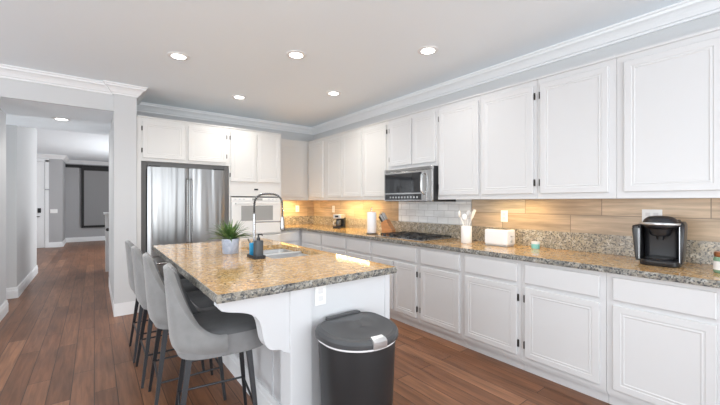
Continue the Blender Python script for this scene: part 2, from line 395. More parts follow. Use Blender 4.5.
# ------------------------------------------------------------------ cabinets
def panel_front(axis, f, a0, a1, z0, z1, loops):
    """loops: (inset, height out of face plane f)"""
    rings = []
    for ins, h in loops:
        pts = [(a0 + ins, z0 + ins), (a1 - ins, z0 + ins), (a1 - ins, z1 - ins), (a0 + ins, z1 - ins)]
        rings.append([(f - h, p, z) if axis == 'x' else (p, f - h, z) for p, z in pts])
    return MB().loft(rings)
DOOR = [(0, 0), (0, .016), (.003, .019), (.041, .019), (.044, .0165), (.051, .0165), (.054, .018), (.058, .018), (.063, .0155)]
DRAW = [(0, 0), (0, .016), (.005, .019), (.012, .019)]
def door(axis, f, a0, a1, z0, z1, m, parent, hinge=None):
    d = link('door', panel_front(axis, f, a0, a1, z0, z1, DOOR), m, parent)
    if hinge is not None:
        a = a0 - .007 if hinge == 0 else a1 + .007
        for zz in (z0 + .09, z1 - .09):
            mb = MB()
            if axis == 'x': mb.box(f - .013, f - .0005, a - .006, a + .006, zz - .028, zz + .028, .003)
            else: mb.box(a - .006, a + .006, f - .013, f - .0005, zz - .028, zz + .028, .003)
            link('hinge', mb, M['hinge'], d)
    return d
XF = 2.640; XU = 2.930
def base_unit(y0, y1, label, doors, drawers, m=None):
    m = m or M['cab']
    t = thing('base_cabinet', label, 'cabinet', ((XF + XR) / 2, (y0 + y1) / 2, 0), 'white base cabinets along the side wall')
    link('carcass', MB().box(XF, XR - .004, y0 + .001, y1 - .001, .095, .872), m, t)
    link('toe_kick', MB().box(XF + .045, XR - .02, y0 + .001, y1 - .001, .0, .095), m, t)
    link('toe_kick', MB().box(XF + .012, XF + .045, y0 + .001, y1 - .001, .075, .0945), m, t)
    for a0, a1 in drawers: link('drawer', panel_front('x', XF, a0, a1, .700, .845, DRAW), m, t)
    for a0, a1, h in doors: door('x', XF, a0, a1, .130, .668, m, t, h)
    return t
base_unit(-.80, -.27, 'white base cabinet beyond the right edge', [(-.765, -.305, None)], [(-.765, -.305)])
base_unit(-.27, .27, 'white base cabinet at the right edge below the jar', [(-.235, .235, None)], [(-.235, .235)])
base_unit(.27, .80, 'widest-looking white base cabinet in the right foreground below the black coffee maker', [(.297, .7615, None)], [(.297, .7615)])
base_unit(.80, 1.362, 'white base cabinet below the teal candle, dark hinges on its far side', [(.835, 1.330, 1)], [(.835, 1.330)])
base_unit(1.362, 1.904, 'white base cabinet below the white toaster, dark hinges on its near side', [(1.394, 1.873, 0)], [(1.394, 1.873)])
base_unit(1.904, 2.434, 'white base cabinet below the utensil crock', [(1.934, 2.403, 1)], [(1.934, 2.403)])
base_unit(2.434, 3.18, 'white two-door base cabinet directly under the gas cooktop', [(2.465, 2.79, 0), (2.82, 3.15, None)], [(2.465, 3.15)])
base_unit(3.18, 3.70, 'white base cabinet below the knife block and paper towel', [(3.21, 3.67, None)], [(3.21, 3.67)])
base_unit(3.70, 4.96, 'white base cabinet nearest the corner, partly hidden by the island', [(3.73, 4.32, None), (4.35, 4.93, None)], [(3.73, 4.32), (4.35, 4.93)])
t = thing('base_cabinet', 'short white base cabinet on the back wall right of the oven tower', 'cabinet', (2.8, 5.3, 0), None)
link('carcass', MB().box(2.257, XR - .004, 5.0, YB - .004, .095, .872), M['cab'], t)
link('toe_kick', MB().box(2.257, XR - .02, 5.045, YB - .02, .0, .095), M['cab'], t)
link('drawer', panel_front('y', 5.0, 2.28, 2.60, .70, .845, DRAW), M['cab'], t)
door('y', 5.0, 2.28, 2.60, .13, .668, M['cab'], t)

def wall_unit(y0, y1, label, doors, z0=1.352, dz0=None, m=None):
    m = m or M['cab']
    t = thing('wall_cabinet', label, 'cabinet', ((XU + XR) / 2, (y0 + y1) / 2, z0), 'white wall cabinets on the side wall')
    link('carcass', MB().box(XU, XR - .004, y0 + .001, y1 - .001, z0 + .018, 2.345), m, t)
    link('light_rail', MB().box(XU - .004, XU + .018, y0 + .001, y1 - .001, z0, z0 + .030), m, t)
    link('top_moulding', MB().box(XU - .014, XR - .004, y0 + .0005, y1 - .0005, 2.345, 2.363, .003), m, t)
    for a0, a1, h in doors: door('x', XU, a0, a1, dz0 or z0 + .045, 2.300, m, t, h)
    return t
wall_unit(-.80, -.27, 'white wall cabinet beyond the right edge', [(-.765, -.305, None)])
wall_unit(-.27, .27, 'white wall cabinet out at the right edge', [(-.235, .235, None)])
wall_unit(.27, .826, 'large white wall cabinet at upper right above the black coffee maker', [(.30, .780, None)])
wall_unit(.826, 1.378, 'white wall cabinet with dark hinges on its far side, above the teal candle', [(.873, 1.350, 1)])
wall_unit(1.378, 1.910, 'white wall cabinet with dark hinges on its near side, above the toaster', [(1.406, 1.895, 0)])
wall_unit(1.910, 2.425, 'white single-door wall cabinet immediately right of the microwave', [(1.927, 2.405, 1)])
wall_unit(2.425, 3.22, 'short two-door white wall cabinet above the microwave', [(2.455, 2.790, None), (2.812, 3.185, 1)], 1.715)
wall_unit(3.22, 3.725, 'white single-door wall cabinet immediately left of the microwave', [(3.25, 3.70, 0)], m=M['cream'])
wall_unit(3.725, 4.69, 'white two-door wall cabinet above the small silver coffee machine', [(3.755, 4.205, None), (4.235, 4.64, None)], m=M['cream'])
wall_unit(4.69, 5.275, 'white wall cabinet filling the corner of the side wall', [(4.77, 5.24, None)], m=M['cream'])
t = thing('wall_cabinet', 'white wall cabinet on the back wall between oven tower and corner', 'cabinet', (2.75, 5.44, 1.352))
link('carcass', MB().box(2.257, XR - .004, 5.282, YB - .004, 1.37, 2.345), M['cream'], t)
link('light_rail', MB().box(2.257, XU, 5.276, 5.296, 1.352, 1.382), M['cream'], t)
link('top_moulding', MB().box(2.257, XR - .004, 5.277, YB - .004, 2.345, 2.363), M['cream'], t)
door('y', 5.282, 2.29, 2.85, 1.397, 2.300, M['cream'], t)

# cabinet above and around the fridge
YF = 4.90
t = thing('fridge_cabinet', 'two-door cream cabinet surround above the stainless refrigerator', 'cabinet', (.94, 5.25, 0))
link('carcass', MB().box(.446, 1.479, YF, YB - .004, 1.823, 2.345), M['cream'], t)
link('side_panel', MB().box(.403, .445, YF - .006, YB - .004, 0, 2.345), M['cream'], t)
link('gap_shade_strip', MB().box(.446, .500, 4.93, 4.945, 0, 1.822).box(1.420, 1.479, 4.93, 4.945, 0, 1.822).box(.500, 1.420, 4.945, 4.955, 1.756, 1.822), M['gap_shade'], t)  # grey strips standing in for shade in the gaps around the fridge
link('top_moulding', MB().box(.403, 1.480, YF - .014, YB - .004, 2.346, 2.363, .003), M['cream'], t)
door('y', YF, .462, .925, 1.860, 2.305, M['cream'], t, 0)
door('y', YF, .966, 1.440, 1.860, 2.305, M['cream'], t, 1)
t = thing('oven_cabinet', 'tall cream cabinet tower housing the white wall oven', 'cabinet', (1.87, 5.25, 0))
link('carcass', MB().box(1.481, 2.254, YF, YB - .004, 1.405, 2.345).box(1.481, 1.50, YF, YB - .004, 0.09, 1.405).box(2.235, 2.254, YF, YB - .004, 0.09, 1.405).box(1.50, 2.235, YF, YB - .004, 0.09, .845).box(1.50, 2.235, 5.55, YB - .004, .845, 1.405), M['cream'], t)
link('toe_kick', MB().box(1.481, 2.254, YF + .06, YB - .004, 0, .09), M['cream'], t)
link('top_moulding', MB().box(1.481, 2.255, YF - .014, YB - .004, 2.346, 2.363, .003), M['cream'], t)
door('y', YF, 1.500, 1.858, 1.610, 2.305, M['cream'], t, 0)
door('y', YF, 1.885, 2.235, 1.610, 2.305, M['cream'], t)
link('display', MB().box(1.835, 1.895, YF - .008, YF + .001, 1.492, 1.515, .003), M['display'], t)
link('drawer', panel_front('y', YF, 1.505, 2.23, .62, .83, DRAW), M['cream'], t)
door('y', YF, 1.505, 1.855, .12, .60, M['cream'], t); door('y', YF, 1.88, 2.23, .12, .60, M['cream'], t)

# wall oven
t = thing('wall_oven', 'white built-in wall oven with grey window and white handle', 'oven', (1.87, YF, .85))
link('body', MB().box(1.505, 2.230, YF - .004, 5.50, .85, 1.40), M['oven_white'], t)
link('control_panel', MB().box(1.508, 2.227, YF - .026, YF - .004, 1.337, 1.385, .004), M['oven_white'], t)
cp = link('vent_slot', MB().box(1.508, 2.227, YF - .012, YF + .001, 1.388, 1.402), M['hinge'], t)
link('display', MB().box(1.80, 1.95, YF - .029, YF - .025, 1.345, 1.375), M['oven_glass'], t)
for x in (1.56, 1.62, 1.68, 2.05, 2.11, 2.17):
    link('button', MB().box(x - .012, x + .012, YF - .029, YF - .025, 1.352, 1.370, .002), M['silver'], t)
d = link('oven_door', MB().box(1.508, 2.227, YF - .030, YF - .004, .865, 1.330, .006), M['oven_white'], t)
link('oven_window', MB().box(1.640, 2.110, YF - .033, YF - .029, 1.055, 1.270, .002), M['oven_glass'], d)
link('handle', MB().tube([(1.56, YF - .03, 1.302), (1.56, YF - .065, 1.302), (2.175, YF - .065, 1.302), (2.175, YF - .03, 1.302)], .010), M['oven_white'], d, True)

# refrigerator
t = thing('refrigerator', 'stainless french-door refrigerator under the cream cabinets', 'refrigerator', (.96, 5.2, 0))
link('body', MB().box(.512, 1.412, 4.902, 4.93, .02, 1.735).box(.512, 1.412, 4.93, 5.58, .02, 1.735), M['lid_plastic'], t)
def curved_door(x0, x1, z0, z1, side):
    n = 14; pts = []
    for i in range(n + 1):
        u = i / n; x = x0 + (x1 - x0) * u; g = ((x - .96) / .46)
        e = min(u, 1 - u) * (x1 - x0); r = .018
        y = 4.828 + .022 * g * g + (0 if e > r else (r - math.sqrt(max(0, r * r - (r - e) ** 2))))
        pts.append((x, y))
    poly = pts + [(x1, 4.90), (x0, 4.90)]
    return MB().prism(poly, lambda p, z: (p[0], p[1], z), z0, z1)
for (x0, x1, nm, hx) in ((.507, .957, 'fridge_door', .935), (.963, 1.415, 'fridge_door', .985)):
    d = link(nm, curved_door(x0, x1, .66, 1.752, 0), M['steel'], t, True)
    link('handle', MB().tube([(hx, 4.83, .80), (hx, 4.785, .82), (hx, 4.785, 1.60), (hx, 4.83, 1.62)], .011), M['steel_plain'], d, True)
d = link('freezer_drawer', curved_door(.507, 1.415, .08, .65, 0), M['steel'], t, True)
link('handle', MB().tube([(.60, 4.84, .58), (.60, 4.785, .58), (1.32, 4.785, .58), (1.32, 4.84, .58)], .011), M['steel_plain'], d, True)
link('hinge_cover', MB().box(.52, .64, 4.84, 4.94, 1.752, 1.768, .004).box(1.28, 1.40, 4.84, 4.94, 1.752, 1.768, .004), M['black_plastic'], t)
link('foot_grille', MB().box(.53, 1.39, 4.87, 4.92, 0, .075), M['black_plastic'], t)

# ------------------------------------------------------------------ worktop along the walls
def edge_strip(path, z0, z1, out, seed):
    """rough chiselled stone edge along a path"""
    rnd = random.Random(seed); rings = []
    P = [Vector((p[0], p[1])) for p in path]
    pts = []
    for i in range(len(P) - 1):
        L = (P[i + 1] - P[i]).length; n = max(2, int(L / .02)); dr_ = (P[i + 1] - P[i]).normalized(); nr = Vector((dr_.y, -dr_.x))
        for k in range(n + (1 if i == len(P) - 2 else 0)): pts.append((P[i] + dr_ * L * k / n, nr, k == 0))
    for j, (p, nr, corner) in enumerate(pts):
        if corner and j:
            nr = (pts[j - 1][1] + nr).normalized() * 1.41
        ring = [(p.x - nr.x * .012, p.y - nr.y * .012, z0 + .0005), ]
        for f in (0.0, .25, .5, .75, 1.0):
            o = out * (.55 + .45 * math.sin(math.pi * min(1, f + .1))) + rnd.uniform(-.0022, .0022)
            if f == 1.0: o = out * .6 + rnd.uniform(-.0012, .0012)
            ring.append((p.x + nr.x * o, p.y + nr.y * o, z0 + (z1 - z0) * f - (.0006 if f == 1 else 0)))
        ring.append((p.x - nr.x * .012, p.y - nr.y * .012, z1 - .0006))
        rings.append(ring)
    return MB().loft(rings)
t = thing('countertop', 'long golden granite countertop along the side wall turning the back corner', 'countertop', (2.9, 2.5, .874))
link('slab', MB().box(2.606, XR - .001, -.95, YB - .001, .874, .914).box(2.257, 2.606, 4.966, YB - .001, .874, .914), M['granite'], t)
link('chiselled_edge', edge_strip([(2.26, 4.966), (2.606, 4.966), (2.606, -.95)], .874, .914, .007, 3), M['granite_edge_shaded'], t)
link('upstand', MB().box(XR - .026, XR - .001, -.95, YB - .027, .914, 1.067, .002).box(2.257, XR - .001, YB - .026, YB - .001, .914, 1.067, .002), M['granite_up'], t)

# ------------------------------------------------------------------ island
IX0, IX1, IY0, IY1 = .43, 1.53, 1.60, 3.78
t = thing('kitchen_island', 'white panelled kitchen island base with corner post and scrolled corbel', 'kitchen island', (1.15, 2.7, 0))
link('end_panel', MB().box(.91, 1.49, 1.635, 1.66, 0, .872), M['isl'], t)
link('end_panel_trim', MB().box(1.455, 1.493, 1.629, 1.635, 0.1, .872), M['isl'], t)
link('side_panel', MB().box(.86, .885, 1.66, 3.73, 0, .872), M['isl'], t)
link('panel_batten', MB().box(.852, .860, 1.98, 2.02, .15, .872).box(.852, .860, 2.8, 2.84, .15, .872).box(.852, .860, 3.66, 3.70, .15, .872), M['isl'], t)
link('back_panel', MB().box(.86, 1.49, 3.70, 3.73, 0, .872), M['isl'], t)
link("front_frame", MB().box(1.475, 1.49, 1.66, 3.70, .095, .872), M['isl'], t)
for y0, y1 in ((1.70, 2.25), (2.30, 2.74), (2.76, 3.2), (3.25, 3.66)):
    mb = panel_front('x', -1.49, y0, y1, .14, .84, DOOR); mb.xform(Matrix.Scale(-1, 4, (1, 0, 0))); link('door', mb, M['isl'], t)
link('toe_kick', MB().box(1.42, 1.44, 1.66, 3.70, 0, .095), M['isl'], t)
link('baseboard', sweep([(.86, 3.74), (.86, 1.75)], base_prof, side=1), M['trim'], t)
def post(x0, x1, y0, y1):
    mb = MB().box(x0, x1, y0, y1, 0, .872, .004)
    mb.box(x0 - .012, x1 + .012, y0 - .012, y1 + .012, 0, .15, .004); return mb
link('corner_post', post(.80, .925, 1.622, 1.747), M['isl'], t)
link('corner_post', post(.80, .925, 3.61, 3.735), M['isl'], t)
# scrolled corbel, profile in X-Z
prof = [(.80, .872), (.450, .872), (.448, .842), (.462, .826)]
def bez(a, b, c, d, n=8):
    return [tuple((1 - t_) ** 3 * a[i] + 3 * (1 - t_) ** 2 * t_ * b[i] + 3 * (1 - t_) * t_ ** 2 * c[i] + t_ ** 3 * d[i] for i in (0, 1)) for t_ in [k / n for k in range(1, n + 1)]]
prof += bez((.462, .826), (.52, .80), (.60, .81), (.640, .745)) + bez((.640, .745), (.665, .69), (.650, .625), (.695, .590)) + bez((.695, .590), (.72, .572), (.755, .585), (.768, .560), 5) + [(.800, .545)]
for y in (1.640,):
    link('corbel', MB().prism(prof, lambda p, y_: (p[0], y_, p[1]), y, y + .075), M['isl'], t, False)
link('top_rail', MB().box(.47, .86, 1.715, 3.65, .852, .872), M['isl'], t)

t = thing('island_countertop', 'large golden granite island worktop with chiselled edge in shaded grey', 'countertop', (1.0, 2.7, .874))
e = .006
SX0, SX1, SY0, SY1 = 1.03, 1.452, 2.36, 3.12
mb = MB()
outer = [(IX0 + e, IY0 + e), (IX1 - e, IY0 + e), (IX1 - e, IY1 - e), (IX0 + e, IY1 - e)]
def rrect(x0, x1, y0, y1, r, n=5):
    pts = []
    for cx, cy, a in ((x0 + r, y0 + r, 180), (x1 - r, y0 + r, 270), (x1 - r, y1 - r, 0), (x0 + r, y1 - r, 90)):
        for k in range(n + 1):
            w = math.radians(a + 90 * k / n); pts.append((cx + r * math.cos(w), cy + r * math.sin(w)))
    return pts
inner = rrect(SX0, SX1, SY0, SY1, .04)
bm_ = mb.b; nn = 6
for z, flip in ((.914, False), (.874, True)):
    ov = [bm_.verts.new((*p, z)) for p in outer]; iv = [bm_.verts.new((*p, z)) for p in inner]
    for c in range(4):
        arc = iv[c * nn:(c + 1) * nn]
        for k in range(nn - 1):
            bm_.faces.new((ov[c], arc[k], arc[k + 1]))
        bm_.faces.new((ov[c], arc[-1], iv[((c + 1) * nn) % (4 * nn)], ov[(c + 1) % 4]))
    if z > .9: top_o, top_i = ov, iv
    else: bot_o, bot_i = ov, iv
for a, b in ((top_o, bot_o), (top_i, bot_i)):
    for k in range(len(a)): bm_.faces.new((a[k], a[(k + 1) % len(a)], b[(k + 1) % len(a)], b[k]))
link('slab', mb, M['granite'], t)
link('chiselled_edge', edge_strip([(IX0 + e, IY1 - e), (IX0 + e, IY0 + e), (IX1 - e, IY0 + e), (IX1 - e, IY1 - e)], .874, .914, .007, 6), M['granite_edge_shaded'], t)
link('chiselled_edge', edge_strip([(IX1 - e, IY1 - e), (IX0 + e, IY1 - e)], .874, .914, .007, 8), M['granite_edge_shaded'], t)

# sink
t = thing('kitchen_sink', 'stainless double-bowl sink set in the island worktop', 'sink', ((SX0 + SX1) / 2, (SY0 + SY1) / 2, .70))
def bowl(x0, x1, y0, y1, zt, zb):
    rings = [[(*p, zt) for p in rrect(x0 - .004, x1 + .004, y0 - .004, y1 + .004, .045)],
             [(*p, zt - .004) for p in rrect(x0, x1, y0, y1, .045)],
             [(*p, zb + .03) for p in rrect(x0 + .008, x1 - .008, y0 + .008, y1 - .008, .045)],
             [(*p, zb) for p in rrect(x0 + .035, x1 - .035, y0 + .035, y1 - .035, .03)]]
    m_ = MB(); m_.loft(rings, cap=False); vs = m_.b.verts[:][-24:]; m_.b.faces.new(vs); return m_
link('bowl', bowl(SX0 + .008, SX1 - .008, SY0 + .008, 2.716, .872, .75), M['sink_steel'], t, True)
link('bowl', bowl(SX0 + .008, SX1 - .008, 2.754, SY1 - .008, .872, .75), M['sink_steel'], t, True)
link('divider', MB().box(SX0 + .006, SX1 - .006, 2.716, 2.754, .80, .893, .008), M['sink_steel'], t)
link('rim', MB().box(SX0 - .01, SX1 + .01, SY0 - .01, SY0 + .010, .866, .873).box(SX0 - .01, SX1 + .01, SY1 - .010, SY1 + .01, .866, .873).box(SX0 - .01, SX0 + .010, SY0, SY1, .866, .873).box(SX1 - .010, SX1 + .01, SY0, SY1, .866, .873), M['sink_steel'], t)
for y in (2.55, 2.92): link('drain', MB().lathe([(.043, .7505), (.043, .754), (.03, .7535), (.0, .752)], (1.235, y, 0), 20), M['chrome'], t, True)

# faucet
FX, FY = .985, 2.625
t = thing('kitchen_faucet', 'tall chrome spring faucet arching over the island sink', 'faucet', (FX, FY, .914))
link('base', MB().lathe([(.0, 0), (.024, 0), (.024, .008), (.018, .014), (.016, .10), (.010, .11), (.0, .11)], (FX, FY, .914), 20), M['chrome'], t, True)
dirx, diry = .97, -.25
arc = [(FX, FY, 1.02), (FX, FY, 1.22)]
R = .108
for k in range(0, 21):
    w = math.pi * k / 20
    cw = math.copysign(abs(math.cos(w)) ** .72, math.cos(w)); sw = abs(math.sin(w)) ** .72
    arc.append((FX + dirx * R * (1 - cw), FY + diry * R * (1 - cw), 1.285 + .105 * sw))
arc.append((FX + dirx * 2 * R, FY + diry * 2 * R, 1.20))
link('spout_hose', MB().tube(arc, .007, 8), M['black_plastic'], t, True)
# spring coil around the hose
L = [Vector(p) for p in arc]; cum = [0]
for i in range(1, len(L)): cum.append(cum[-1] + (L[i] - L[i - 1]).length)
coil = []; turns = 46; N = turns * 8
for q in range(N + 1):
    s_ = cum[-1] * q / N; i = max(j for j in range(len(cum)) if cum[j] <= s_ + 1e-9); i = min(i, len(L) - 2)
    f_ = (s_ - cum[i]) / (cum[i + 1] - cum[i]); p = L[i].lerp(L[i + 1], f_)
    a = (L[i + 1] - L[i]).normalized(); sd = Vector((-diry, dirx, 0)).normalized(); u = a.cross(sd)
    w = 2 * math.pi * q / 8; coil.append(p + (sd * math.cos(w) + u * math.sin(w)) * .0088)
link('spring', MB().tube(coil, .0022, 5), M['chrome'], t, True)
hx, hy = FX + dirx * 2 * R, FY + diry * 2 * R
link('spray_head', MB().lathe([(.0, 0), (.017, 0), (.019, .02), (.014, .07), (.011, .10), (.0, .10)], (hx, hy, 1.105), 16), M['chrome'], t, True)
link('support_arm', MB().tube([(FX, FY, 1.0), (FX, FY, 1.235)], .0095, 12).tube([(FX, FY, 1.17), (hx, hy, 1.17)], .005, 8), M['chrome'], t, True)
link('lever', MB().tube([(FX, FY, .985), (FX - .01, FY + .05, .995), (FX - .015, FY + .095, 1.03)], .006, 8), M['chrome'], t, True)

# soap dispenser caddy
t = thing('soap_tray', 'low black tray under the dispenser next to the island sink', 'tray', (.965, 2.50, .914))
link('tray', MB().box(.908, .992, 2.415, 2.575, .914, .924, .003).box(.908, .914, 2.415, 2.575, .924, .936, .001).box(.986, .992, 2.415, 2.575, .924, .936, .001).box(.914, .986, 2.415, 2.421, .924, .936, .001).box(.914, .986, 2.569, 2.575, .924, .936, .001), M['black_plastic'], t)
t = thing('soap_dispenser', 'dark slate soap dispenser with black pump beside the island sink', 'soap dispenser', (.962, 2.495, .925))
link('bottle', MB().prism(rrect(.925, .985, 2.432, 2.496, .016), lambda p, z: (p[0], p[1], z), .9245, 1.045), M['soap'], t, True)
link('pump', MB().lathe([(.0, 0), (.014, 0), (.014, .018), (.006, .022), (.006, .048), (.0, .048)], (.955, 2.463, 1.045), 14).tube([(.955, 2.463, 1.088), (.969, 2.433, 1.090), (.971, 2.427, 1.083)], .0055, 8), M['black_plastic'], t, True)
t = tag(link('sponge', MB().box(.920, .975, 2.530, 2.560, .9245, 1.02, .006), M['blue'], None, True), 'bright blue sponge standing on the tray beside the dispenser', 'sponge')

# potted plant
t = thing('potted_plant', 'spiky green plant in a pale blue-grey marbled pot on the island', 'plant', (.87, 2.84, .914))
link('pot', MB().lathe([(.0, 0), (.058, 0), (.062, .006), (.067, .112), (.066, .118), (.060, .118), (.058, .095), (.0, .095)], (.87, 2.84, .914), 32), M['pot'], t, True)
link('soil', MB().lathe([(.0, .094), (.057, .094), (.055, .104), (.0, .108)], (.87, 2.84, .914), 24), M['soil'], t, True)
mb = MB(); rnd = random.Random(11)
for k in range(110):
    w = rnd.uniform(0, 2 * math.pi); spread = rnd.uniform(.15, 1.0) ** .8; Ln = rnd.uniform(.13, .20)
    d = Vector((math.cos(w), math.sin(w), 0)); p0 = Vector((.87, 2.84, 1.005 + rnd.uniform(0, .035))) + d * rnd.uniform(.0, .022)
    wd = rnd.uniform(.006, .010); sd = Vector((-d.y, d.x, 0)); rows = []
    for i in range(7):
        u = i / 6; el = math.radians(85 - spread * 50 - u * spread * 62)
        if i: p0 = p0 + (d * math.cos(el) + Vector((0, 0, 1)) * math.sin(el)) * Ln / 6
        ww = wd * (1 - u ** 2.2) * (0.6 + .4 * min(1, u * 3)) + .0004
        rows.append([p0 - sd * ww, p0 - Vector((0, 0, ww * .5)), p0 + sd * ww, p0 + Vector((0, 0, .0008))])
    mb.loft(rows)
link('foliage', mb, M['leaf'], t, True, angle=60)

# ------------------------------------------------------------------ bar stools
def sup(w, n): return (abs(math.cos(w)) ** (2 / n) * (1 if math.cos(w) >= 0 else -1), abs(math.sin(w)) ** (2 / n) * (1 if math.sin(w) >= 0 else -1))
def make_stool():
    t = local('bar_stool', '', 'bar stool', 'upholstered bar stools along the island')
    # seat base + cushion, faces +X
    def ring(ax, ay, z, cx=.03, n=3.0, N=40): return [(cx + (ax + .055 if math.cos(2 * math.pi * k / N) > .01 else ax) * sup(2 * math.pi * k / N, n)[0], ay * sup(2 * math.pi * k / N, n)[1], z) for k in range(N)]
    link('seat_base', MB().loft([ring(.17, .175, .526), ring(.212, .206, .534), ring(.222, .216, .575), ring(.222, .216, .615), ring(.215, .209, .640)]), M['seatside'], t, True, angle=60)
    link('seat', MB().loft([ring(.214, .208, .636), ring(.213, .208, .646), ring(.20, .196, .661), ring(.16, .155, .670), ring(.08, .08, .672)]), M['seatfab'], t, True, angle=80)
    # wrap-around back
    def top(u):  # u in 0..1 from rear centre to side front
        s_ = max(0.0, min(1.0, (u - .22) / .78)); s_ = s_ * s_ * (3 - 2 * s_); s_ = s_ ** .62
        return .985 - .330 * s_ - .02 * u
    N = 48; ao, ai = [], []
    def shell(r_out, zlow, hofs, lean, thick_bottom=True):
        rows = []
        for i in range(N + 1):
            u = (i / N) * 2 - 1; w = math.pi - u * math.radians(92); cx, cy = sup(w, 2.6)
            tp = top(abs(u)) - hofs; col = []
            for j in range(13):
                v = j / 12; z = zlow + (tp - zlow) * v
                k = (z - .60) / .39
                bulge = 1.0 - .06 * max(0, k) - .34 * max(0, (.62 - z) / .09) ** 2 * (1 if z < .62 else 0) * .5
                taper = 1 - .15 * max(0, k) ** 2.0
                x = .03 + (.245 * bulge + lean * max(0, k) + r_out) * cx; y = (.232 * bulge * taper + r_out) * cy
                if cx > 0: x = .03 + (.245 + r_out) * cx
                col.append(Vector((x, y, z)))
            rows.append(col)
        return rows
    O = shell(0, .545, 0, .045); I = shell(-.034, .60, .004, .045)
    mb = MB(); b = mb.b
    vo = [[b.verts.new(p) for p in c] for c in O]; vi = [[b.verts.new(p) for p in c] for c in I]
    for i in range(N):
        for j in range(12):
            b.faces.new((vo[i][j], vo[i + 1][j], vo[i + 1][j + 1], vo[i][j + 1]))
    # rounded rim
    mid = []
    for i in range(N + 1):
        p = (O[i][-1] + I[i][-1]) / 2; mid.append(b.verts.new((p.x, p.y, max(O[i][-1].z, I[i][-1].z) + .012)))
    for i in range(N):
        b.faces.new((vo[i][-1], vo[i + 1][-1], mid[i + 1], mid[i])); b.faces.new((mid[i], mid[i + 1], vi[i + 1][-1], vi[i][-1]))
        b.faces.new((vo[i + 1][0], vo[i][0], vi[i][0], vi[i + 1][0]))
        for j in range(12): b.faces.new((vi[i + 1][j], vi[i][j], vi[i][j + 1], vi[i + 1][j + 1]))
    for i in (0, N):
        f = [vo[i][j] for j in range(13)] + [mid[i]] + [vi[i][j] for j in range(12, -1, -1)]
        b.faces.new(f if i else f[::-1])
    link('backrest', mb, M['shell'], t, True, angle=55)
    L2 = shell(-.036, .60, .012, .045); L3 = shell(-.050, .60, .022, .045)
    mb = MB(); b = mb.b
    va = [[b.verts.new(p) for p in c] for c in L2]; vb = [[b.verts.new(p) for p in c] for c in L3]
    for i in range(N):
        for j in range(12):
            b.faces.new((va[i][j], va[i + 1][j], va[i + 1][j + 1], va[i][j + 1])); b.faces.new((vb[i + 1][j], vb[i][j], vb[i][j + 1], vb[i + 1][j + 1]))
        b.faces.new((va[i][12], va[i + 1][12], vb[i + 1][12], vb[i][12])); b.faces.new((va[i + 1][0], va[i][0], vb[i][0], vb[i + 1][0]))
    for i in (0, N):
        f = [va[i][j] for j in range(13)] + [vb[i][j] for j in range(12, -1, -1)]; b.faces.new(f if i else f[::-1])
    link('back_lining', mb, M['seatfab'], t, True, angle=55)
    link('under_frame', MB().box(-.13, .17, -.15, .15, .510, .528, .004), M['black_metal'], t)
    ft = {}
    for sx in (-1, 1):
        for sy in (-1, 1):
            p1 = Vector((.01 + sx * .205, sy * .205, 0)); p0 = Vector((.02 + sx * .145, sy * .145, .545)); ft[(sx, sy)] = (p0, p1)
            link('leg', MB().bar(p1, p0, .016, .030, .016, .030), M['black_metal'], t)
    q = {k: a.lerp(b_, (.545 - .215) / .545) for k, (a, b_) in ft.items()}
    mb = MB(); o_ = [(-1, -1), (1, -1), (1, 1), (-1, 1)]
    for i in range(4): mb.tube([q[o_[i]], q[o_[(i + 1) % 4]]], .0065, 8)
    link('footrest', mb, M['black_metal'], t)
    return t
st = make_stool()
labs = ['grey upholstered bar stool nearest the camera, black legs, fully in view', 'second grey bar stool from the front, half hidden by the nearest one',
        'third grey bar stool from the front, only back and legs showing', 'farthest grey bar stool, next to the wall column']
for i, (x, y, r) in enumerate([(.530, 2.045, -9), (.49, 2.60, -3), (.465, 3.10, 0), (.455, 3.60, 0)]):
    o = st if i == 0 else copy_tree(st)
    place(o, (x, y, 0), r); o['label'] = labs[i]

# ------------------------------------------------------------------ trash can
t = thing('trash_can', 'charcoal semi-round trash can with silver latch in front of the island', 'trash can', (1.11, 1.44, 0))
def dring(s, z, cx=1.098, cy=1.440, tilt=0.0):
    out = []
    for k in range(56):
        w = 2 * math.pi * k / 56; c, sn = math.cos(w), math.sin(w)
        if sn < 0: p = (.206 * c, .200 * sn)
        else: a, b_ = sup(w, 3.6); p = (.206 * a, .160 * b_)
        out.append((cx + p[0] * s, cy + p[1] * s, z + tilt * p[1]))
    return out
link('body', MB().loft([dring(.80, 0), dring(.83, .01), dring(.955, .625)]), M['char_plastic'], t, True, angle=50)
link('liner_rim', MB().loft([dring(.975, .622), dring(.984, .625), dring(.984, .631), dring(.95, .632)]), M['liner'], t, True)
link('lid', MB().loft([dring(1.0, .633), dring(1.025, .637), dring(1.03, .660, tilt=.03), dring(.99, .676, tilt=.04), dring(.90, .684, tilt=.06), dring(.86, .681, tilt=.06), dring(.5, .689, tilt=.07), dring(.1, .691, tilt=.07)]), M['lid_plastic'], t, True, angle=28)
link('lid_hinge', MB().box(1.00, 1.22, 1.575, 1.612, .655, .700, .008), M['lid_plastic'], t)
mb = MB(); rows = []
for k in range(-4, 5):
    w = math.radians(-97 + k * 2.5); x = 1.098 + .206 * 1.04 * math.cos(w); y = 1.44 + .200 * 1.04 * math.sin(w)
    n_ = Vector((math.cos(w), math.sin(w), 0))
    rows.append([(x + n_.x * .002, y + n_.y * .002, .634), (x + n_.x * .006, y + n_.y * .006, .640), (x + n_.x * .006, y + n_.y * .006, .668), (x - n_.x * .006, y - n_.y * .006, .678), (x - n_.x * .035, y - n_.y * .035, .684), (x - n_.x * .04, y - n_.y * .04, .666), (x - n_.x * .012, y - n_.y * .012, .640)])
link('latch', mb.loft(rows), M['silver'], t, True)

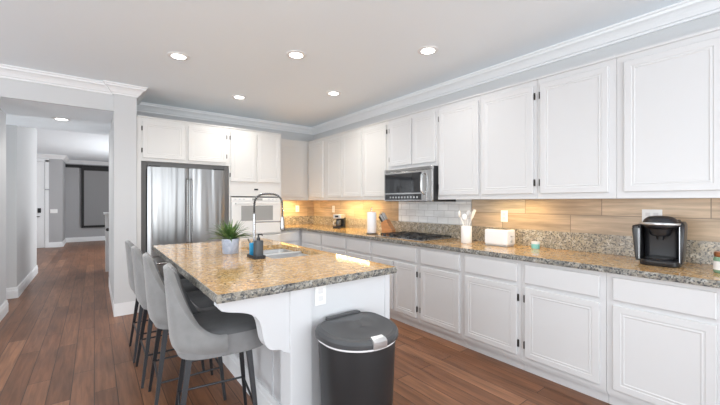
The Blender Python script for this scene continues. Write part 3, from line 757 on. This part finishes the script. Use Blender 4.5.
# ------------------------------------------------------------------ cooktop
t = thing('gas_cooktop', 'stainless gas cooktop with black grates below the microwave', 'cooktop', (2.93, 2.81, .914))
link('tray', MB().box(2.66, 3.17, 2.44, 3.20, .9145, .928, .005), M['steel_plain'], t)
for (bx_, by_) in ((2.80, 2.62), (2.80, 3.03), (3.04, 2.62), (3.04, 3.03), (2.95, 2.82)):
    link('burner', MB().lathe([(.0, 0), (.045, 0), (.045, .012), (.030, .016), (.028, .022), (.0, .022)], (bx_, by_, .928), 18), M['black_plastic'], t, True)
for (y0, y1) in ((2.46, 2.70), (2.705, 2.935), (2.94, 3.18)):
    g = MB(); x0, x1 = 2.74, 3.15
    for y in (y0 + .006, (y0 + y1) / 2, y1 - .006): g.box(x0, x1, y - .005, y + .005, .940, .949)
    for x in (x0 + .006, (x0 + x1) / 2 - .09, (x0 + x1) / 2 + .09, x1 - .006): g.box(x - .005, x + .005, y0, y1, .940, .949)
    for x in (x0 + .006, x1 - .006):
        for y in (y0 + .006, y1 - .006): g.box(x - .006, x + .006, y - .006, y + .006, .927, .941)
    link('grate', g, M['black_metal'], t)
for k in range(5):
    link('knob', MB().lathe([(.0, 0), (.018, 0), (.016, .020), (.0, .021)], (2.698, 2.55 + k * .13, .928), 16), M['black_plastic'], t, True)

t.location.y -= .035
# microwave
MY0, MY1, MX = 2.425, 3.185, 2.83
t = thing('microwave', 'stainless over-range microwave with dark glass door', 'microwave', (3.0, 2.8, 1.33))
link('body', MB().box(MX + .025, XR - .005, MY0 + .002, MY1 - .002, 1.33, 1.713), M['black_plastic'], t)
link('vent_grille', MB().box(MX, MX + .03, MY0, MY1, 1.677, 1.713, .004), M['steel_plain'], t)
for k in range(3): link('vent_slot', MB().box(MX - .001, MX + .004, MY0 + .03, MY1 - .03, 1.683 + k * .009, 1.686 + k * .009), M['hinge'], t)
d = link('microwave_door', MB().box(MX, MX + .024, MY0 + .072, MY1, 1.335, 1.675, .004), M['steel_plain'], t)
link('door_window', MB().box(MX - .004, MX + .001, MY0 + .150, MY1 - .02, 1.430, 1.655, .002), M['dark_glass'], d)
link('handle', MB().tube([(MX, MY0 + .112, 1.41), (MX - .042, MY0 + .112, 1.44), (MX - .048, MY0 + .112, 1.53), (MX - .042, MY0 + .112, 1.62), (MX, MY0 + .112, 1.645)], .011, 12), M['steel_plain'], d, True)
link('control_panel', MB().box(MX - .003, MX + .001, MY0 + .150, MY1 - .02, 1.350, 1.415, .002), M['dark_glass'], t)
for k in range(10): link('button', MB().box(MX - .005, MX - .002, MY0 + .20 + k * .048, MY0 + .222 + k * .048, 1.368, 1.388), M['silver'], t)
link('side_panel', MB().box(MX, MX + .024, MY0, MY0 + .070, 1.335, 1.675, .004), M['steel_plain'], t)

# ------------------------------------------------------------------ things on the counter
Z = .9145
# knife block
t = local('knife_block', 'slanted orange-brown wooden knife block left of the cooktop', 'knife block')
poly = [(-.055, 0), (.075, 0), (.085, .05), (-.005, .19), (-.075, .145)]
link('block', MB().prism(poly, lambda p, y: (p[0], y, p[1]), -.05, .05), M['knife_wood'], t, False, .003)
a = Vector((-.57, 0, .82)).normalized()
for i, (ux, uy) in enumerate([(.15, -.03), (.15, 0), (.15, .03), (.55, -.03), (.55, 0), (.55, .03), (.85, -.02), (.85, .02)]):
    p = Vector((-.075 + .07 * ux, uy, .145 + .045 * ux)); p1 = p + a * .005; p2 = p + a * (.085 + .02 * ((i * 7) % 3))
    k = link('knife_handle', MB().bar(p1, p2, .016, .018, .011, .013), M['silver'] if i % 4 else M['black_plastic'], t)
place(t, (2.96, 3.262, Z), -72)
# paper towel
t = local('paper_towel_holder', 'white paper towel roll upright on a holder beside the knife block', 'paper towels')
link('base', MB().lathe([(.0, 0), (.075, 0), (.075, .010), (.0, .012)], seg=24), M['black_metal'], t, True)
link('rod', MB().lathe([(.0, .01), (.006, .01), (.006, .315), (.011, .318), (.011, .330), (.0, .333)], seg=12), M['chrome'], t, True)
link('paper_roll', MB().lathe([(.02, .014), (.058, .014), (.060, .018), (.060, .276), (.058, .28), (.02, .28), (.02, .014)], seg=32, cap=False), M['paper'], t, True)
place(t, (2.82, 3.415, Z))
# utensil crock
t = local('utensil_crock', 'white ceramic crock standing right of the cooktop', 'crock')
link('crock', MB().lathe([(.0, 0), (.050, 0), (.053, .006), (.053, .165), (.050, .17), (.047, .165), (.046, .02), (.0, .02)], seg=28), M['white_ceramic'], t, True)
place(t, (2.97, 2.10, Z))
ut = ['white spoon leaning left out of the crock', 'white ladle at the front of the crock', 'white spatula standing upright in the crock', 'white slotted turner leaning right out of the crock', 'white spoon leaning toward the wall in the crock']
for i, (an, ln, kind) in enumerate([(100, .30, 0), (200, .27, 1), (330, .30, 2), (265, .29, 2), (20, .30, 0)]):
    w = math.radians(an); tip = Vector((math.cos(w) * .088, math.sin(w) * .088, ln * 1.08)); p0 = Vector((-math.cos(w) * .022, -math.sin(w) * .022, .026))
    u = local('cooking_utensil', ut[i], 'utensil', 'white utensils in the crock')
    link('handle', MB().tube([p0, p0.lerp(tip, .78)], .005, 8), M['white_gloss'] if i != 2 else M['silver'], u, True)
    hd = MB(); c = p0.lerp(tip, .88)
    if kind == 2: hd.bar(p0.lerp(tip, .76), tip * 1.03, .030, .045, .006, .006)
    else:
        b = bmesh.new(); bmesh.ops.create_uvsphere(b, u_segments=14, v_segments=8, radius=1); hd._merge(b, Matrix.Translation(c) @ Matrix.Rotation(w, 4, 'Z') @ Matrix.Diagonal((.012, .026, .036, 1)))
    link('head', hd, M['white_gloss'], u, True); place(u, (2.97, 2.10, Z))
# toaster
t = local('toaster', 'long white toaster in front of the granite upstand', 'toaster')
link('body', MB().box(-.075, .075, -.115, .115, .012, .155, .018, 4), M['white_gloss'], t, True)
link('base', MB().box(-.068, .068, -.108, .108, 0, .014, .004), M['silver'], t)
for x in (-.026, .026): link('bread_slot', MB().box(x - .011, x + .011, -.085, .085, .150, .1565), M['display'], t)
link('lever', MB().box(-.016, .016, -.130, -.113, .090, .103, .003), M['silver'], t)
link('dial', MB().lathe([(.0, 0), (.014, 0), (.013, .010), (.0, .010)], seg=16).xform(Matrix.Translation((-.0, -.113, .05)) @ Matrix.Rotation(math.radians(90), 4, 'X')), M['silver'], t, True)
place(t, (3.03, 1.775, Z), 0)
# candle
t = local('candle', 'small teal candle in a jar with pale top on the counter', 'candle')
link('wax', MB().lathe([(.0, 0), (.032, 0), (.034, .004), (.034, .040), (.0, .040)], seg=24), M['teal'], t, True)
link('rim', MB().lathe([(.0, .0402), (.034, .0402), (.035, .045), (.035, .060), (.032, .060), (.031, .046), (.0, .046)], seg=24), M['white_ceramic'], t, True)
place(t, (3.10, 1.475, Z))
# jar at right edge
t = local('candle_jar', 'green glass jar with a copper lid at the right edge', 'jar')
link('jar', MB().lathe([(.0, 0), (.038, 0), (.043, .006), (.043, .085), (.036, .095), (.0, .095)], seg=28), M['green_glass'], t, True)
link('label_band', MB().lathe([(.0435, .02), (.0437, .02), (.0437, .07), (.0435, .07)], seg=28, cap=False), M['white_ceramic'], t, True)
link('lid', MB().lathe([(.0, .0955), (.039, .0955), (.041, .100), (.041, .118), (.037, .122), (.0, .122)], seg=28), M['copper'], t, True)
place(t, (2.89, .298, Z))
# small coffee machine in the corner
t = local('drip_coffee_machine', 'small silver and black coffee machine in the warm lit corner', 'coffee machine')
link('base', MB().box(-.075, .09, -.07, .07, 0, .03, .006), M['black_plastic'], t)
link('tower', MB().box(.03, .09, -.07, .07, .03, .17, .006), M['black_plastic'], t)
link('head', MB().box(-.07, .09, -.07, .07, .150, .215, .010), M['silver'], t)
link('display', MB().box(-.073, -.069, -.03, .03, .17, .198), M['display'], t)
link('carafe', MB().lathe([(.0, .032), (.040, .032), (.052, .06), (.048, .10), (.036, .13), (.0, .13)], (-.02, 0, 0), 22), M['smoke'], t, True)
link('carafe_handle', MB().tube([(-.06, .02, .12), (-.10, .04, .11), (-.10, .04, .06), (-.065, .02, .055)], .006, 8), M['silver'], t, True)
place(t, (3.03, 4.47, Z), 25)
# single-serve coffee maker
t = local('coffee_maker', 'large black single-serve coffee maker with silver handle ring on the counter', 'coffee maker')
def rr(x0, x1, y0, y1, r, z): return [(*p, z) for p in rrect(x0, x1, y0, y1, r, 5)]
link('base', MB().loft([rr(-.125, .13, -.095, .095, .05, 0), rr(-.130, .132, -.10, .10, .052, .008), rr(-.130, .132, -.10, .10, .052, .030), rr(-.122, .13, -.092, .095, .05, .038)]), M['black_plastic'], t, True)
link('drip_tray', MB().lathe([(.0, .038), (.072, .038), (.076, .046), (.070, .052), (.0, .050)], (-.050, 0, 0), 28), M['soft_black'], t, True)
link('rear_housing', MB().loft([rr(.02, .135, -.098, .098, .04, .036), rr(.02, .135, -.100, .100, .04, .20), rr(.0, .130, -.098, .098, .04, .27), rr(.02, .12, -.085, .085, .04, .295)]), M['soft_black'], t, True)
link('side_cheek', MB().loft([rr(-.078, .09, -.108, -.090, .008, .02), rr(-.084, .09, -.114, -.092, .009, .10), rr(-.086, .09, -.122, -.092, .011, .235), rr(-.070, .085, -.120, -.090, .011, .268), rr(-.045, .075, -.112, -.086, .010, .284)]), M['soft_black'], t, True)
link('side_cheek', MB().box(-.060, .06, .098, .104, .02, .262, .002), M['black_plastic'], t, True)
link('water_reservoir', MB().loft([rr(-.065, .10, .104, .126, .010, .02), rr(-.068, .105, .104, .131, .012, .06), rr(-.074, .105, .106, .146, .016, .235)]), M['smoke'], t, True)
link('reservoir_lid', MB().loft([rr(-.072, .107, .104, .145, .016, .236), rr(-.072, .107, .104, .145, .016, .248), rr(-.06, .10, .110, .138, .013, .256)]), M['black_plastic'], t, True)
link('brew_head', MB().loft([[(x * 1.0 - .035, y, z) for x, y, z in [(r * math.cos(w) * 1.0, r * math.sin(w), zz) for w in [2 * math.pi * k / 32 for k in range(32)]]] for r, zz in ((.040, .190), (.052, .200), (.062, .235), (.090, .250), (.094, .262), (.092, .276), (.082, .300), (.060, .316), (.02, .322))]), M['soft_black'], t, True)
pts = []
for k in range(-12, 13):
    w = math.pi + k * math.radians(7.5); pts.append((-.035 + .100 * math.cos(w), .100 * math.sin(w), .268 + .004 * math.cos(k / 12 * 1.5)))
link('handle_ring', MB().tube(pts, .0085, 10), M['silver'], t, True)
link('spout', MB().lathe([(.0, .165), (.018, .165), (.022, .19), (.0, .192)], (-.035, 0, 0), 18), M['black_plastic'], t, True)
link('trim_strip', MB().box(-.0875, -.084, -.100, -.097, .03, .255).box(-.064, -.0595, .1045, .1075, .03, .235), M['silver'], t)
for k in range(4): link('button', MB().lathe([(.0, 0), (.008, 0), (.007, .003), (.0, .003)], (.01 + .022 * k, -.085, .272), 12), M['silver'], t, True)
place(t, (2.985, .595, Z), 4)

# ------------------------------------------------------------------ lamps
LP = [(.62, 3.56, 'recessed ceiling light above the refrigerator side of the island, leftmost of the near three'), (1.47, 2.87, 'recessed ceiling light over the middle of the island, centre of the near three'),
      (2.36, 2.07, 'recessed ceiling light nearest the right-hand wall cabinets, largest on the right'), (1.48, 4.48, 'small recessed ceiling light in front of the oven tower'),
      (2.36, 3.60, 'small recessed ceiling light in front of the corner cabinets'), (-.33, 5.79, 'recessed light in the lowered hallway ceiling'),
      (.62, 1.95, None), (1.47, 1.30, None), (.62, -.4, None), (-1.5, 2.5, None), (1.2, 10.5, None)]  # lamps without a label are unseen and added for their light
for x, y, lab in LP:
    zc = ZS if (y > 4.94 and y < 6.75 and x < .18) else ZC
    t = thing('ceiling_light', lab or 'unseen recessed ceiling light added for its light', 'ceiling light', (x, y, zc - .012), 'recessed ceiling lights')
    link('trim_ring', MB().lathe([(.060, zc - .0005), (.092, zc - .0005), (.092, zc - .004), (.072, zc - .010), (.060, zc - .008), (.060, zc - .0005)], (x, y, 0), 32, cap=False), M['trim'], t, True)
    link('lamp_face', MB().lathe([(.0, zc - .001), (.061, zc - .001), (.061, zc - .006), (.0, zc - .007)], (x, y, 0), 32), M['lamp'], t)
    d = bpy.data.lights.new('downlight', 'SPOT'); d.energy = 30 if y > 3.4 and y < 5 else 18; d.color = (1.0, .97, .92); d.spot_size = math.radians(150); d.spot_blend = .9; d.shadow_soft_size = .06
    o = bpy.data.objects.new('downlight', d); o.location = (0, 0, -.012); COL.objects.link(o); o.parent = t
# under-cabinet strips
US = [(3.04, 4.15, .84, 'x', 2.6, 'lit under-cabinet strip light above the silver coffee machine'), (3.06, 1.66, .46, 'x', .7, 'lit under-cabinet strip light above the toaster')]
for x, y, L_, ax, pw, lab in US:
    t = thing('under_cabinet_light', lab, 'strip light', (x, y, 1.37), 'under-cabinet strip lights')
    link('housing', MB().box(x - .02, x + .02, y - L_ / 2 - .01, y + L_ / 2 + .01, 1.358, 1.3695, .002), M['trim'], t)
    link('diffuser', MB().box(x - .015, x + .015, y - L_ / 2, y + L_ / 2, 1.354, 1.359), M['strip'], t)
    d = bpy.data.lights.new('strip_glow', 'AREA'); d.shape = 'RECTANGLE'; d.size = .03; d.size_y = L_; d.energy = pw * 2; d.color = (1.0, .74, .34)
    o = bpy.data.objects.new('strip_glow', d); o.location = (0, 0, -.018); COL.objects.link(o); o.parent = t
t = thing('under_cabinet_light', 'lit under-cabinet strip light on the short back run beside the oven', 'strip light', (2.6, 5.45, 1.37), 'under-cabinet strip lights')
link('housing', MB().box(2.34, 2.86, 5.43, 5.47, 1.358, 1.3695, .002), M['trim'], t)
link('diffuser', MB().box(2.35, 2.85, 5.435, 5.465, 1.354, 1.359), M['strip'], t)
d = bpy.data.lights.new('strip_glow', 'AREA'); d.shape = 'RECTANGLE'; d.size = .5; d.size_y = .03; d.energy = 4.5; d.color = (1.0, .74, .34)
o = bpy.data.objects.new('strip_glow', d); o.location = (0, 0, -.018); COL.objects.link(o); o.parent = t

# ------------------------------------------------------------------ hallway things
t = thing('projection_screen', 'grey panel in a black frame hanging from a black rail at the hallway end', 'screen', (.4, 14.65, .5))
link('rail', MB().box(-.74, 1.35, 14.60, 14.68, 2.44, 2.53, .01), M['black_matte'], t)
link('frame', MB().box(-.34, -.27, 14.63, 14.67, .46, 2.44).box(1.03, 1.10, 14.63, 14.67, .46, 2.44).box(-.27, 1.03, 14.63, 14.67, .46, .53).box(-.27, 1.03, 14.63, 14.67, 2.36, 2.44), M['black_matte'], t)
link('panel', MB().box(-.27, 1.03, 14.64, 14.66, .53, 2.36), M['screen'], t)
t = thing('hall_cabinet', 'half-height white cabinet with black knob beyond the hallway wall', 'cabinet', (.36, 8.2, 0))
link('carcass', MB().box(.17, .62, 8.1, 8.5, 0, 1.08), M['trim'], t)
link('cabinet_top', MB().box(.14, .65, 8.07, 8.53, 1.08, 1.115, .004), M['trim'], t)
link('knob', MB().lathe([(.0, 0), (.016, 0), (.016, .03), (.030, .045), (.030, .06), (.0, .065)], seg=16).xform(Matrix.Translation((.20, 8.1, .80)) @ Matrix.Rotation(math.radians(90), 4, 'X')), M['black_metal'], t, True)
